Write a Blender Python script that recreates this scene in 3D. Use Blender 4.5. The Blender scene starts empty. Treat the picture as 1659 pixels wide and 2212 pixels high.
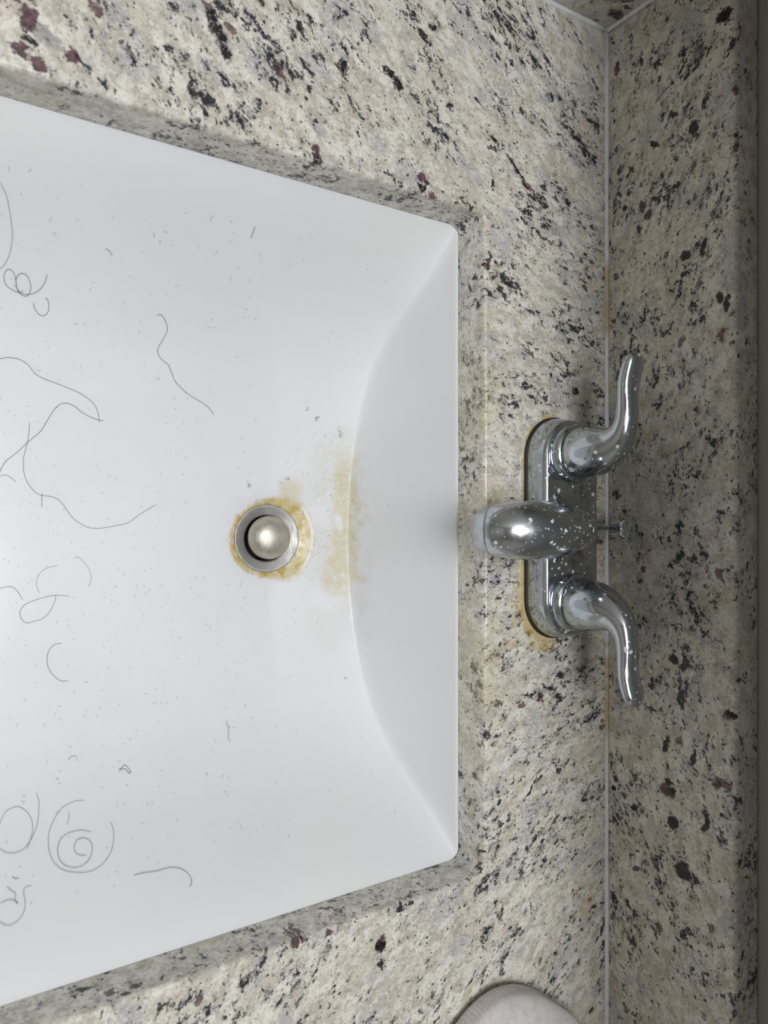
import bpy, bmesh, math, random
from mathutils import Vector, Matrix
import numpy as np

random.seed(7)
SC = bpy.context.scene
COL = SC.collection
ZC = 0.86                      # height of the counter top above the floor; shapes are written relative to it

# ------------------------------------------------------------------ camera, light, exposure
F_PX = 1600.0
TH = math.atan(F_PX / 2520.0)                      # tilt of the lens away from straight down
cam_d = bpy.data.cameras.new('camera')
cam = bpy.data.objects.new('camera', cam_d); COL.objects.link(cam)
d_ = Vector((math.sin(TH), 0, -math.cos(TH))); r_ = Vector((math.cos(TH), 0, math.sin(TH))); u_ = Vector((0, 1, 0))
M = Matrix((r_, u_, -d_)).transposed().to_4x4()
M.translation = Vector((-0.43887, 0.0, 0.37978 + ZC))
cam.matrix_world = M
cam_d.sensor_fit = 'HORIZONTAL'; cam_d.sensor_width = 36.0
cam_d.lens = F_PX / 1659.0 * 36.0
cam_d.clip_start = 0.01
cam_d.dof.use_dof = True; cam_d.dof.focus_distance = 0.50; cam_d.dof.aperture_fstop = 11.0
SC.camera = cam

w = bpy.data.worlds.new('world'); SC.world = w; w.use_nodes = True
w.node_tree.nodes['Background'].inputs[0].default_value = (0.85, 0.9, 1.0, 1)
w.node_tree.nodes['Background'].inputs[1].default_value = 0.05

LAMP_POS = (-0.61, -0.02, 1.50)
LAMP_W = 14.5
LAMP_SIZE = 0.68
BLOCK_Z, BLOCK_D = 0.235, 0.125      # added lamp blocker: height of its underside above the slab, depth
SC.view_settings.view_transform = 'Standard'; SC.view_settings.look = 'None'
SC.view_settings.gamma = 1.0; SC.view_settings.use_curve_mapping = False
SC.view_settings.exposure = 0.0
SC.cycles.max_bounces = 6; SC.cycles.diffuse_bounces = 3; SC.cycles.glossy_bounces = 3; SC.cycles.caustics_reflective = False; SC.cycles.caustics_refractive = False
SC.cycles.use_adaptive_sampling = True; SC.cycles.adaptive_threshold = 0.03

# ------------------------------------------------------------------ helpers
def mesh_obj(name, bm, mat=None, parent=None, loc=None, smooth=True):
    me = bpy.data.meshes.new(name)
    bmesh.ops.recalc_face_normals(bm, faces=bm.faces[:])
    bm.to_mesh(me); bm.free()
    if smooth:
        for p in me.polygons: p.use_smooth = True
    o = bpy.data.objects.new(name, me); COL.objects.link(o)
    if mat: me.materials.append(mat)
    if parent: o.parent = parent
    else: o.location = loc if loc is not None else (0, 0, ZC)
    return o
def auto_smooth(o, deg=35):
    me = o.data
    me.set_sharp_from_angle(angle=math.radians(deg))
def tag(o, label=None, cat=None, group=None, kind=None):
    if label: o['label'] = label
    if cat: o['category'] = cat
    if group: o['group'] = group
    if kind: o['kind'] = kind
    return o
def box(bm, a, b, bevel=0.0, seg=3):
    vs = [bm.verts.new((x, y, z)) for z in (a[2], b[2]) for y in (a[1], b[1]) for x in (a[0], b[0])]
    q = [(0, 2, 3, 1), (4, 5, 7, 6), (0, 1, 5, 4), (2, 6, 7, 3), (0, 4, 6, 2), (1, 3, 7, 5)]
    fs = [bm.faces.new([vs[i] for i in f]) for f in q]
    if bevel:
        es = list({e for f in fs for e in f.edges})
        bmesh.ops.bevel(bm, geom=es, offset=bevel, segments=seg, profile=0.5, affect='EDGES')
def loft(bm, rings, cap0=True, cap1=True, closed=True):
    vr = [[bm.verts.new(p) for p in r] for r in rings]
    n = len(rings[0])
    for a, b in zip(vr, vr[1:]):
        for i in range(n if closed else n - 1):
            j = (i + 1) % n
            bm.faces.new((a[i], a[j], b[j], b[i]))
    if cap0: bm.faces.new(list(reversed(vr[0])))
    if cap1: bm.faces.new(vr[-1])
    return vr
def lathe(bm, prof, seg=48, c=(0, 0), cap0=True, cap1=True):
    rings = [[(c[0] + r * math.cos(2 * math.pi * k / seg), c[1] + r * math.sin(2 * math.pi * k / seg), z) for k in range(seg)] for r, z in prof]
    return loft(bm, rings, cap0, cap1)
def interp(x, xs, ys): return float(np.interp(x, xs, ys))
def catmull(pts, n=6):
    P = [np.array(p, float) for p in pts]
    P = [2 * P[0] - P[1]] + P + [2 * P[-1] - P[-2]]
    out = []
    for i in range(1, len(P) - 2):
        for k in range(n):
            t = k / n
            out.append(0.5 * (2 * P[i] + (P[i + 1] - P[i - 1]) * t + (2 * P[i - 1] - 5 * P[i] + 4 * P[i + 1] - P[i + 2]) * t * t + (3 * P[i] - P[i - 1] - 3 * P[i + 1] + P[i + 2]) * t ** 3))
    out.append(P[-2])
    return out
def tube(bm, pts, rad, seg=5, taper=True):
    P = [Vector(p) for p in pts]; rings = []
    for i, p in enumerate(P):
        t = (P[min(i + 1, len(P) - 1)] - P[max(i - 1, 0)])
        if t.length < 1e-9: t = Vector((1, 0, 0))
        t.normalize()
        s = t.cross(Vector((0, 0, 1)))
        if s.length < 1e-6: s = t.cross(Vector((1, 0, 0)))
        s.normalize(); n = s.cross(t)
        r = rad
        if taper and (i == 0 or i == len(P) - 1): r = rad * 0.35
        rings.append([p + s * (r * math.cos(2 * math.pi * k / seg)) + n * (r * math.sin(2 * math.pi * k / seg)) for k in range(seg)])
    loft(bm, rings)

# ------------------------------------------------------------------ node helpers
class NT:
    def __init__(self, name):
        self.mat = bpy.data.materials.new(name); self.mat.use_nodes = True
        self.t = self.mat.node_tree; self.N = self.t.nodes; self.L = self.t.links
        self.bsdf = self.N['Principled BSDF']
        self.co = self.N.new('ShaderNodeTexCoord').outputs['Object']
    def put(self, sock, v):
        if isinstance(v, bpy.types.NodeSocket): self.L.new(v, sock)
        elif v is not None: sock.default_value = v
    def node(self, typ, **kw):
        n = self.N.new(typ)
        for k, v in kw.items(): setattr(n, k, v)
        return n
    def math(self, op, a, b=None, c=None, clamp=False):
        n = self.node('ShaderNodeMath', operation=op, use_clamp=clamp)
        for s, v in zip(n.inputs, (a, b, c)): self.put(s, v)
        return n.outputs[0]
    def vmath(self, op, a, b=None):
        n = self.node('ShaderNodeVectorMath', operation=op)
        self.put(n.inputs[0], a); self.put(n.inputs[1], b)
        return n.outputs['Value'] if op in ('LENGTH', 'DISTANCE', 'DOT_PRODUCT') else n.outputs[0]
    def sep(self, v):
        n = self.node('ShaderNodeSeparateXYZ'); self.put(n.inputs[0], v); return n.outputs
    def comb(self, x, y, z):
        n = self.node('ShaderNodeCombineXYZ')
        for s, v in zip(n.inputs, (x, y, z)): self.put(s, v)
        return n.outputs[0]
    def noise(self, v, scale, detail=2.0, rough=0.5, dist=0.0, color=False):
        n = self.node('ShaderNodeTexNoise'); self.put(n.inputs['Vector'], v)
        n.inputs['Scale'].default_value = scale; n.inputs['Detail'].default_value = detail
        n.inputs['Roughness'].default_value = rough; n.inputs['Distortion'].default_value = dist
        return n.outputs['Color'] if color else n.outputs[0]
    def voro(self, v, scale, feature='F1', rnd=1.0):
        n = self.node('ShaderNodeTexVoronoi', feature=feature); self.put(n.inputs['Vector'], v)
        n.inputs['Scale'].default_value = scale; n.inputs['Randomness'].default_value = rnd
        return n.outputs
    def ramp(self, v, a, b, lo=0.0, hi=1.0, smooth=True):
        n = self.node('ShaderNodeMapRange', interpolation_type='SMOOTHSTEP' if smooth else 'LINEAR')
        n.clamp = True
        self.put(n.inputs[0], v)
        for i, x in zip((1, 2, 3, 4), (a, b, lo, hi)): self.put(n.inputs[i], x)
        return n.outputs[0]
    def mix(self, f, a, b):
        n = self.node('ShaderNodeMix', data_type='RGBA')
        self.put(n.inputs[0], f)
        for s, v in ((n.inputs[6], a), (n.inputs[7], b)):
            if isinstance(v, bpy.types.NodeSocket): self.L.new(v, s)
            else: s.default_value = (*v[:3], 1)
        return n.outputs[2]
    def bump(self, h, strength, dist):
        n = self.node('ShaderNodeBump'); n.inputs['Strength'].default_value = strength
        n.inputs['Distance'].default_value = dist; self.put(n.inputs['Height'], h)
        self.L.new(n.outputs[0], self.bsdf.inputs['Normal'])
    def set(self, **kw):
        for k, v in kw.items():
            s = self.bsdf.inputs[k.replace('_', ' ')]
            if isinstance(v, tuple): v = (*v[:3], 1)
            self.put(s, v)
        return self.mat
def srgb(r, g, b):
    f = lambda c: (c / 12.92 if c <= 0.04045 else ((c + 0.055) / 1.055) ** 2.4)
    return tuple(f(c / 255) for c in (r, g, b))
def plain(name, col, rough=0.5, metal=0.0, var=0.04, scale=40):
    t = NT(name)
    n = t.noise(t.co, scale, 4, 0.6)
    c = t.mix(t.ramp(n, 0.3, 0.7), tuple(x * (1 - var) for x in col), tuple(min(1, x * (1 + var)) for x in col))
    return t.set(Base_Color=c, Roughness=rough, Metallic=metal)

# ------------------------------------------------------------------ materials
def granite(name, spots, splash=False, stains=True):
    t = NT(name); p = t.co
    x, y, z = t.sep(p)
    if splash:        # veins of the upright slabs run along the wall
        kk = t.ramp(y, -0.25, 0.30, 0.22, -0.28, smooth=False)
        q = t.comb(t.math('MULTIPLY', x, 1.0), t.math('MULTIPLY', y, 0.70), t.math('ADD', z, t.math('MULTIPLY', t.math('MULTIPLY', y, kk), 0.6)))
    else:             # veins of the flat slab fan out gently from the middle of the wall
        k = t.ramp(y, -0.30, 0.30, -0.50, 0.50, smooth=False)
        v = t.math('ADD', y, t.math('MULTIPLY', t.math('ADD', x, 0.16), k))
        q = t.comb(t.math('MULTIPLY', x, 0.80), v, z)
    wv = t.vmath('SUBTRACT', t.noise(p, 38, 2, 0.6, color=True), (0.5, 0.5, 0.5))
    w2 = t.vmath('SUBTRACT', t.noise(p, 170, 3, 0.75, color=True), (0.5, 0.5, 0.5))
    q = t.vmath('ADD', q, t.vmath('MULTIPLY', wv, (0.006, 0.006, 0.006)))
    q = t.vmath('ADD', q, t.vmath('MULTIPLY', w2, (0.0060, 0.0060, 0.0060)))
    # ground mass: greyish cream with beige, lilac grey and pink clouds and sugary grain
    n1 = t.noise(q, 120, 2.5, 0.65)
    n1b = t.noise(t.vmath('ADD', q, (6, 2, 3)), 34, 1.5, 0.6)
    n2 = t.noise(t.vmath('ADD', q, (3.1, 1.7, 0.4)), 42, 2.5, 0.65)
    n3 = t.noise(t.vmath('ADD', q, (7.7, 4.2, 1.9)), 70, 1.5, 0.6)
    c = t.mix(t.ramp(n1, 0.38, 0.66), srgb(238, 235, 226), srgb(194, 188, 174))
    c = t.mix(t.math('MULTIPLY', t.ramp(n1b, 0.50, 0.68), 0.55), c, srgb(200, 194, 172))
    c = t.mix(t.math('MULTIPLY', t.ramp(n3, 0.58, 0.72), 0.5), c, srgb(214, 198, 186))
    lil = t.math('MULTIPLY', t.ramp(n2, 0.52, 0.66), 0.75)
    c = t.mix(lil, c, srgb(188, 187, 190))
    g1 = t.noise(p, 520, 2, 0.75)
    c = t.mix(t.math('MULTIPLY', t.ramp(g1, 0.42, 0.68), 0.45), c, srgb(150, 145, 133))
    g2 = t.noise(t.vmath('ADD', p, (2, 5, 9)), 330, 2, 0.7)
    c = t.mix(t.math('MULTIPLY', t.ramp(g2, 0.52, 0.66), 0.55), c, srgb(238, 236, 227))
    # grey smoky patches and ragged dark flecks gathered in them
    cl = t.noise(t.vmath('ADD', q, (0.9, 6.6, 2.2)), 32, 1.5, 0.6)
    f1 = t.noise(t.vmath('ADD', q, (5.5, 0.3, 8.1)), 185, 4, 0.72)
    fr = t.math('ADD', f1, t.math('MULTIPLY', t.math('SUBTRACT', cl, 0.5), 0.36))
    c = t.mix(t.math('MULTIPLY', t.ramp(fr, 0.525, 0.625), 0.62), c, srgb(134, 134, 141))
    big = t.noise(t.vmath('ADD', q, (1.3, 9.9, 4.4)), 95, 4, 0.70)
    br = t.math('ADD', big, t.math('MULTIPLY', t.math('SUBTRACT', cl, 0.5), 0.30))
    dark = t.math('MAXIMUM', t.ramp(fr, 0.600, 0.632), t.ramp(br, 0.638, 0.668))
    # pepper: single small black grains
    vo = t.voro(q, 430); dd, vc = vo['Distance'], vo['Color']
    pr = t.sep(vc)[0]
    pep = t.math('MULTIPLY', t.ramp(dd, 0.20, 0.40, 1, 0), t.ramp(t.math('ADD', pr, t.math('MULTIPLY', t.math('SUBTRACT', cl, 0.5), 0.9)), 0.78, 0.85))
    pep2v = t.voro(t.vmath('ADD', q, (4, 4, 4)), 760)
    pep2 = t.math('MULTIPLY', t.ramp(pep2v['Distance'], 0.20, 0.40, 1, 0), t.math('GREATER_THAN', t.sep(pep2v['Color'])[0], 0.78))
    dark = t.math('MAXIMUM', dark, t.math('MAXIMUM', pep, t.math('MULTIPLY', pep2, 0.7)))
    dc = t.mix(t.ramp(t.noise(p, 300, 3, 0.7), 0.46, 0.66), srgb(20, 22, 28), srgb(70, 72, 82))
    c = t.mix(t.math('MULTIPLY', dark, 0.95), c, dc)
    # garnets
    ga = t.voro(q, 74)
    keep = t.math('GREATER_THAN', t.sep(ga['Color'])[1], 0.87)
    gd = t.math('ADD', ga['Distance'], t.math('MULTIPLY', t.math('SUBTRACT', t.noise(p, 260, 3, 0.7), 0.5), 0.38))
    gm = t.math('MULTIPLY', keep, t.ramp(gd, 0.17, 0.23, 1, 0))
    c = t.mix(t.math('MULTIPLY', gm, 0.85), c, t.mix(t.ramp(t.noise(p, 300, 2), 0.4, 0.6), srgb(66, 38, 47), srgb(112, 76, 84)))
    # single grains that stand out
    wn = t.vmath('SUBTRACT', t.noise(p, 190, 3, 0.7, color=True), (0.5, 0.5, 0.5))
    pw = t.vmath('ADD', p, t.vmath('MULTIPLY', wn, *((0.0085,) * 3,) if splash else ((0.012,) * 3,)))
    masks = {}
    zfar = t.math('MULTIPLY', t.math('MULTIPLY', z, z), 2500.0)
    for kind, cx, cy, cz, ra, rb, ang in spots:
        A = math.radians(ang)
        if splash: e1, e2 = (0, math.cos(A), math.sin(A)), (0, -math.sin(A), math.cos(A))
        elif cz > 0.001: e1, e2 = (math.cos(A), 0, -math.sin(A)), (math.sin(A), 0, math.cos(A))
        else: e1, e2 = (math.cos(A), math.sin(A), 0), (-math.sin(A), math.cos(A), 0)
        uv = []
        for e_, r2 in ((e1, ra), (e2, rb)):
            e_ = tuple(c_ / r2 for c_ in e_)
            uv.append(t.math('SUBTRACT', t.vmath('DOT_PRODUCT', pw, e_), e_[0] * cx + e_[1] * cy + e_[2] * cz))
        l2 = t.math('MULTIPLY_ADD', uv[1], uv[1], t.math('MULTIPLY', uv[0], uv[0]))
        if not splash and cz <= 0.001:      # grains of the flat slab stay near its top face
            l2 = t.math('ADD', l2, zfar)
        k_ = t.ramp(l2, 0.05 if kind == 'y' else 0.2 if kind == 'g' else 0.64, 1.5 if kind in 'yg' else 1.2, 1, 0, smooth=kind in 'yg')
        masks[kind] = k_ if kind not in masks else t.math('MAXIMUM', masks[kind], k_)
    if 'g' in masks: c = t.mix(t.math('MULTIPLY', masks['g'], 0.6), c, srgb(120, 118, 124))
    if 'y' in masks: c = t.mix(t.math('MULTIPLY', masks['y'], 0.32), c, srgb(186, 150, 84))
    if 'm' in masks:
        mc = t.mix(t.ramp(t.noise(p, 330, 3), 0.42, 0.6), srgb(56, 32, 43), srgb(106, 68, 80))
        c = t.mix(t.math('MULTIPLY', masks['m'], 0.92), c, mc)
    if 'b' in masks and not splash: masks['b'] = t.math('MULTIPLY', masks['b'], t.ramp(t.noise(p, 330, 4, 0.75), 0.36, 0.48))
    if 'b' in masks: c = t.mix(t.math('MULTIPLY', masks['b'], 0.97), c, t.mix(t.ramp(t.noise(p, 380, 3), 0.5, 0.66), srgb(16, 15, 18), srgb(58, 54, 56)))
    if stains:
        # lime and rust left round the tap base, the sink edge and along the sealant
        sy = t.math('SUBTRACT', t.math('ABSOLUTE', t.math('ADD', y, 0.0112)), 0.049)
        sy = t.math('MAXIMUM', sy, 0.0)
        sd = t.math('SUBTRACT', t.vmath('LENGTH', t.comb(t.math('ADD', x, 0.0545), sy, 0.0)), 0.0285)
        ns = t.noise(p, 90, 4, 0.65)
        low = t.ramp(y, -0.10, 0.03, 1.0, 0.30)
        reach = t.math('MULTIPLY', low, t.ramp(ns, 0.3, 0.7, 0.0015, 0.021))
        st = t.math('MULTIPLY', t.ramp(t.math('DIVIDE', sd, reach), 0.35, 1.0, 1, 0), t.ramp(x, -0.045, -0.065, 0, 1))
        c = t.mix(t.math('MULTIPLY', st, 0.72), c, srgb(196, 172, 96))
        ed = t.math('MULTIPLY', t.ramp(x, -0.130, -0.117, 0, 1), t.ramp(x, -0.113, -0.098, 1, 0))
        ed = t.math('MULTIPLY', ed, t.math('MULTIPLY', t.ramp(t.noise(p, 24, 3, 0.6), 0.42, 0.62), t.ramp(t.math('ABSOLUTE', t.math('ADD', y, 0.0)), 0.12, 0.20, 1, 0)))
        c = t.mix(t.math('MULTIPLY', ed, 0.28), c, srgb(214, 196, 150))
    rough = t.ramp(g1, 0.3, 0.7, 0.20, 0.34)
    t.bump(g1, 0.05, 0.0006)
    return t.set(Base_Color=c, Roughness=rough, Specular_IOR_Level=0.4)

COUNTER_SPOTS = [
 ('m', -0.3937, 0.2297, 0, 0.0042, 0.0060, 10), ('m', -0.3990, 0.2385, 0, 0.0035, 0.0035, 0), ('m', -0.3975, 0.2140, 0, 0.0048, 0.0032, -20), ('m', -0.3900, 0.2105, 0, 0.0030, 0.0050, 10),
 ('m', -0.3749, 0.2191, 0, 0.0030, 0.0042, 0), ('g', -0.386, 0.2235, 0, 0.007, 0.004, -30), ('b', -0.3930, 0.2200, 0, 0.0036, 0.0022, -20),
 ('b', -0.3035, 0.2580, 0, 0.0030, 0.0105, 25), ('b', -0.2990, 0.2480, 0, 0.0022, 0.0080, 22), ('g', -0.3010, 0.2530, 0, 0.0045, 0.014, 24),
 ('b', -0.2265, 0.2604, 0, 0.0038, 0.0044, 30), ('b', -0.1932, 0.2674, 0, 0.0060, 0.0030, -25), ('b', -0.1875, 0.2635, 0, 0.0034, 0.0055, 10),
 ('m', -0.2433, 0.2077, 0, 0.0030, 0.0052, 10), ('m', -0.2420, 0.2030, 0, 0.0026, 0.0026, 0), ('b', -0.2450, 0.2025, 0, 0.002, 0.002, 0),
 ('m', -0.1700, 0.2112, 0, 0.0040, 0.0026, 0), ('m', -0.1655, 0.2080, 0, 0.0026, 0.0024, 0), ('b', -0.1693, 0.2040, 0, 0.0030, 0.0032, 0),
 ('b', -0.1120, 0.2194, 0, 0.0022, 0.0034, 0), ('b', -0.1471, 0.2606, 0, 0.0030, 0.0024, -20),
 ('m', -0.2573, -0.2436, 0, 0.0026, 0.0042, -10), ('m', -0.2525, -0.2424, 0, 0.0019, 0.0026, 0), ('m', -0.2350, -0.2440, 0, 0.0036, 0.0018, 20),
 ('m', -0.1999, -0.2608, 0, 0.0036, 0.0046, -20), ('b', -0.2005, -0.2622, 0, 0.0026, 0.0042, -20), ('b', -0.1992, -0.2734, 0, 0.0034, 0.0034, 30),
 ('m', -0.1212, -0.1555, 0, 0.0027, 0.0020, 0), ('m', -0.0630, 0.0803, 0, 0.0022, 0.0022, 0), ('b', -0.0330, 0.0878, 0, 0.0030, 0.0034, 0),
 ('b', -0.0508, -0.1318, 0, 0.0028, 0.0034, 0), ('g', -0.0640, -0.1255, 0, 0.012, 0.0022, -12), ('b', -0.0790, -0.1265, 0, 0.010, 0.0011, 3), ('b', -0.0600, -0.1245, 0, 0.008, 0.0014, -20),
 ('m', -0.1153, 0.1660, 0, 0.0018, 0.0050, 0), ('b', -0.1145, 0.1710, 0, 0.0020, 0.0020, 0), ('b', -0.0798, 0.2088, 0, 0.0036, 0.0046, 30),
 ('b', -0.1112, 0.2438, 0, 0.0036, 0.0012, -35), ('b', -0.0926, 0.2370, 0, 0.0105, 0.0015, -42), ('b', -0.1085, 0.2480, 0, 0.0080, 0.0016, -38), ('b', -0.083, 0.228, 0, 0.007, 0.0014, -44),
 ('b', -0.1611, 0.3084, 0, 0.0024, 0.0030, 0), ('b', -0.0950, 0.3060, 0, 0.0034, 0.0022, -30), ('b', -0.0776, -0.1940, 0, 0.0052, 0.0017, 55), ('b', -0.0705, -0.1870, 0, 0.0058, 0.0016, 30),
 ('y', -0.0224, -0.2903, 0, 0.0085, 0.0090, 0), ('y', -0.0170, -0.2790, 0, 0.0035, 0.0070, -20), ('y', -0.0980, -0.0905, 0, 0.010, 0.0045, 15), ('y', -0.0462, 0.2655, 0, 0.0018, 0.0022, 0),
 ('y', -0.2950, 0.2560, 0, 0.003, 0.003, 0),
]
SPLASH_SPOTS = [
 ('b', 0, -0.2425, 0.0654, 0.0064, 0.0066, 30), ('b', 0, -0.2125, 0.0582, 0.0046, 0.0046, 25), ('b', 0, -0.2137, 0.0246, 0.0022, 0.0032, 0), ('b', 0, -0.2050, 0.0065, 0.0018, 0.0028, 0),
 ('b', 0, -0.1860, 0.0545, 0.0026, 0.0036, 0), ('m', 0, -0.1925, 0.0530, 0.0050, 0.0060, 20), ('b', 0, -0.1910, 0.0580, 0.0022, 0.0030, 0), ('m', 0, -0.1295, 0.0994, 0.0034, 0.0040, 0), ('b', 0, -0.1287, 0.1000, 0.0022, 0.0030, 0),
 ('m', 0, -0.2567, 0.0274, 0.0024, 0.0032, 0), ('b', 0, 0.2229, 0.0600, 0.0020, 0.0030, 0), ('b', 0, 0.2220, 0.0171, 0.0026, 0.0024, 0), ('m', 0, 0.2184, 0.0322, 0.0050, 0.0030, 0), ('m', 0, 0.2101, 0.0374, 0.0036, 0.0036, 0),
 ('b', 0, 0.1387, 0.0925, 0.0040, 0.0030, 0), ('b', 0, 0.1330, 0.0970, 0.0060, 0.0022, 10), ('b', 0, -0.1010, 0.0582, 0.0038, 0.0046, 20), ('b', 0, 0.3185, 0.0955, 0.0042, 0.0060, 0), ('g', 0, 0.3185, 0.0955, 0.0020, 0.0030, 0),
 ('m', 0, 0.3212, 0.0314, 0.0034, 0.0016, 0), ('b', 0, 0.3235, 0.0315, 0.0020, 0.0020, 0), ('m', 0, 0.3217, 0.0432, 0.0020, 0.0015, 0), ('b', 0, 0.2580, 0.0430, 0.0060, 0.0020, -50), ('b', 0, 0.2720, 0.0580, 0.0050, 0.0020, -50),
 ('b', 0, -0.1610, 0.0520, 0.0070, 0.0022, 15), ('b', 0, -0.2047, 0.0827, 0.0075, 0.0022, 15), ('b', 0, 0.1735, 0.0672, 0.0035, 0.0038, 0), ('b', 0, 0.1745, 0.0810, 0.0065, 0.0020, 15), ('b', 0, -0.1640, 0.0740, 0.0060, 0.0020, 15),
 ('b', 0, 0.2560, 0.0740, 0.0050, 0.0040, 15), ('g', 0, 0.3050, 0.0760, 0.0050, 0.0050, 15),
]
SIDE_SPOTS = [('b', -0.0075, 0.361, 0.0160, 0.0085, 0.0040, 14), ('m', -0.0140, 0.361, 0.0300, 0.0060, 0.0018, -20), ('m', -0.0075, 0.361, 0.0255, 0.0050, 0.0016, -20), ('b', -0.0270, 0.361, 0.0310, 0.0035, 0.0022, 0), ('g', -0.02, 0.361, 0.028, 0.007, 0.004, 0)]

M_counter = granite('granite_counter', COUNTER_SPOTS)
M_splash = granite('granite_splash', SPLASH_SPOTS, splash=True, stains=False)
M_side = granite('granite_side', SIDE_SPOTS, stains=False)

def porcelain():
    t = NT('porcelain'); p = t.co
    x, y, z = t.sep(p)
    base = t.mix(t.ramp(t.noise(p, 9, 2), 0.35, 0.65), (0.85, 0.865, 0.875), (0.825, 0.835, 0.87))
    nw = t.vmath('SUBTRACT', t.noise(p, 70, 4, 0.65, color=True), (0.5, 0.5, 0.5))
    # mineral crust round the drain, wider on the side towards the wall
    dv = t.comb(t.math('ADD', x, 0.2092), t.math('ADD', y, 0.0203), 0.0)
    dr = t.math('SUBTRACT', t.vmath('LENGTH', dv), 0.0262)
    ndr = t.noise(p, 120, 5, 0.68)
    wid = t.math('ADD', t.ramp(x, -0.215, -0.184, 0.0044, 0.0130), t.ramp(y, -0.030, 0.010, 0.0008, 0.0))
    ring = t.ramp(t.math('DIVIDE', t.math('ADD', dr, t.math('MULTIPLY', t.math('SUBTRACT', ndr, 0.5), 0.010)), wid), 0.45, 1.05, 1, 0)
    ringk = t.math('MULTIPLY', ring, t.ramp(t.noise(p, 210, 4, 0.7), 0.30, 0.58, 0.35, 1.0))
    # thin amber tail above the drain
    tail = t.ramp(t.vmath('LENGTH', t.vmath('MULTIPLY', t.vmath('ADD', t.vmath('ADD', p, t.vmath('MULTIPLY', nw, (0.014, 0.014, 0))), (0.191, -0.011, 0)), (80, 52, 0))), 0.4, 1.1, 1, 0)
    # film on the ridge below the tap
    pr = t.vmath('ADD', p, t.vmath('MULTIPLY', nw, (0.016, 0.02, 0)))
    px, py, pz = t.sep(pr)
    band = t.math('MULTIPLY', t.ramp(px, -0.1600, -0.1520, 0, 1), t.ramp(px, -0.1415, -0.1375, 1, 0))
    band = t.math('MULTIPLY', band, t.ramp(t.math('ABSOLUTE', t.math('ADD', py, 0.010)), 0.035, 0.070, 1, 0))
    peel = t.ramp(t.vmath('LENGTH', t.vmath('MULTIPLY', t.vmath('ADD', pr, (0.1500, 0.0085, 0)), (240, 170, 0))), 0.8, 1.1, 0, 1)
    band = t.math('MULTIPLY', band, peel)
    film = t.math('MULTIPLY', t.ramp(px, -0.190, -0.165, 0, 1), t.ramp(t.math('ABSOLUTE', t.math('ADD', py, 0.02)), 0.05, 0.105, 1, 0))
    film = t.math('MULTIPLY', t.math('MULTIPLY', film, t.ramp(px, -0.139, -0.136, 1, 0)), t.ramp(t.noise(p, 45, 4, 0.6), 0.32, 0.58))
    low = t.ramp(t.vmath('LENGTH', t.vmath('MULTIPLY', t.vmath('ADD', pr, (0.1545, 0.048, 0)), (75, 45, 0))), 0.5, 1.1, 1, 0)
    c = t.mix(t.math('MULTIPLY', film, 0.34), base, srgb(206, 200, 188))
    c = t.mix(t.math('MULTIPLY', t.math('MAXIMUM', band, low), t.ramp(t.noise(p, 150, 4, 0.7), 0.3, 0.6, 0.18, 0.5)), c, srgb(206, 190, 128))
    c = t.mix(t.math('MULTIPLY', tail, 0.42), c, srgb(206, 182, 110))
    c = t.mix(t.math('MULTIPLY', ringk, 0.95), c, t.mix(t.ramp(t.noise(p, 160, 3, 0.6), 0.35, 0.62), srgb(192, 160, 50), srgb(212, 194, 130)))
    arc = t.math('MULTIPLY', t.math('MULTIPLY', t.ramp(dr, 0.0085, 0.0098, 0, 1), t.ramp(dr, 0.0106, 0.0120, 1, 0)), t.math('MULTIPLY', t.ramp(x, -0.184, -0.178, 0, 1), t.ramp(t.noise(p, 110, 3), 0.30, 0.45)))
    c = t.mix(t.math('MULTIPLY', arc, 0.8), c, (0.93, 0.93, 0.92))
    # specks of grime near the drain and ridge
    gn = t.noise(p, 520, 3, 0.75)
    zone = t.ramp(t.vmath('LENGTH', t.vmath('MULTIPLY', t.vmath('ADD', p, (0.172, -0.004, 0)), (24, 17, 0))), 0.4, 1.3, 1, 0)
    gk = t.math('MULTIPLY', t.ramp(t.math('ADD', gn, t.math('MULTIPLY', t.noise(p, 60, 2), 0.25)), 0.735, 0.80), zone)
    c = t.mix(t.math('MULTIPLY', gk, 0.55), c, srgb(120, 104, 92))
    # dried rubbed marks
    mkn = t.ramp(t.noise(p, 620, 2, 0.7), 0.42, 0.58)
    for (sx, sy, ax, ay) in ((0.1846, -0.0791, 420, 240), (0.1737, -0.0738, 500, 420), (0.1554, -0.0614, 420, 260), (0.1985, -0.0218, 330, 420), (0.1925, -0.0250, 300, 520), (0.2523, 0.1542, 520, 130), (0.1534, 0.1307, 500, 300), (0.2265, -0.0200, 420, 160)):
        mk = t.ramp(t.vmath('LENGTH', t.vmath('MULTIPLY', t.vmath('ADD', pr, (sx, sy, 0)), (ax, ay, 0))), 0.3, 1.0, 1, 0)
        mk = t.math('MULTIPLY', mk, mkn)
        c = t.mix(t.math('MULTIPLY', mk, 0.62), c, srgb(112, 96, 82))
    allst = t.math('MAXIMUM', ringk, t.math('MAXIMUM', band, film))
    t.bump(t.noise(p, 260, 2, 0.6), 0.2, 0.0007)
    t.put(t.N['Bump'].inputs['Strength'], t.math('MULTIPLY', allst, 0.28))
    return t.set(Base_Color=c, Roughness=t.ramp(allst, 0, 1, 0.20, 0.34), Specular_IOR_Level=0.5)
M_porc = porcelain()

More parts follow.
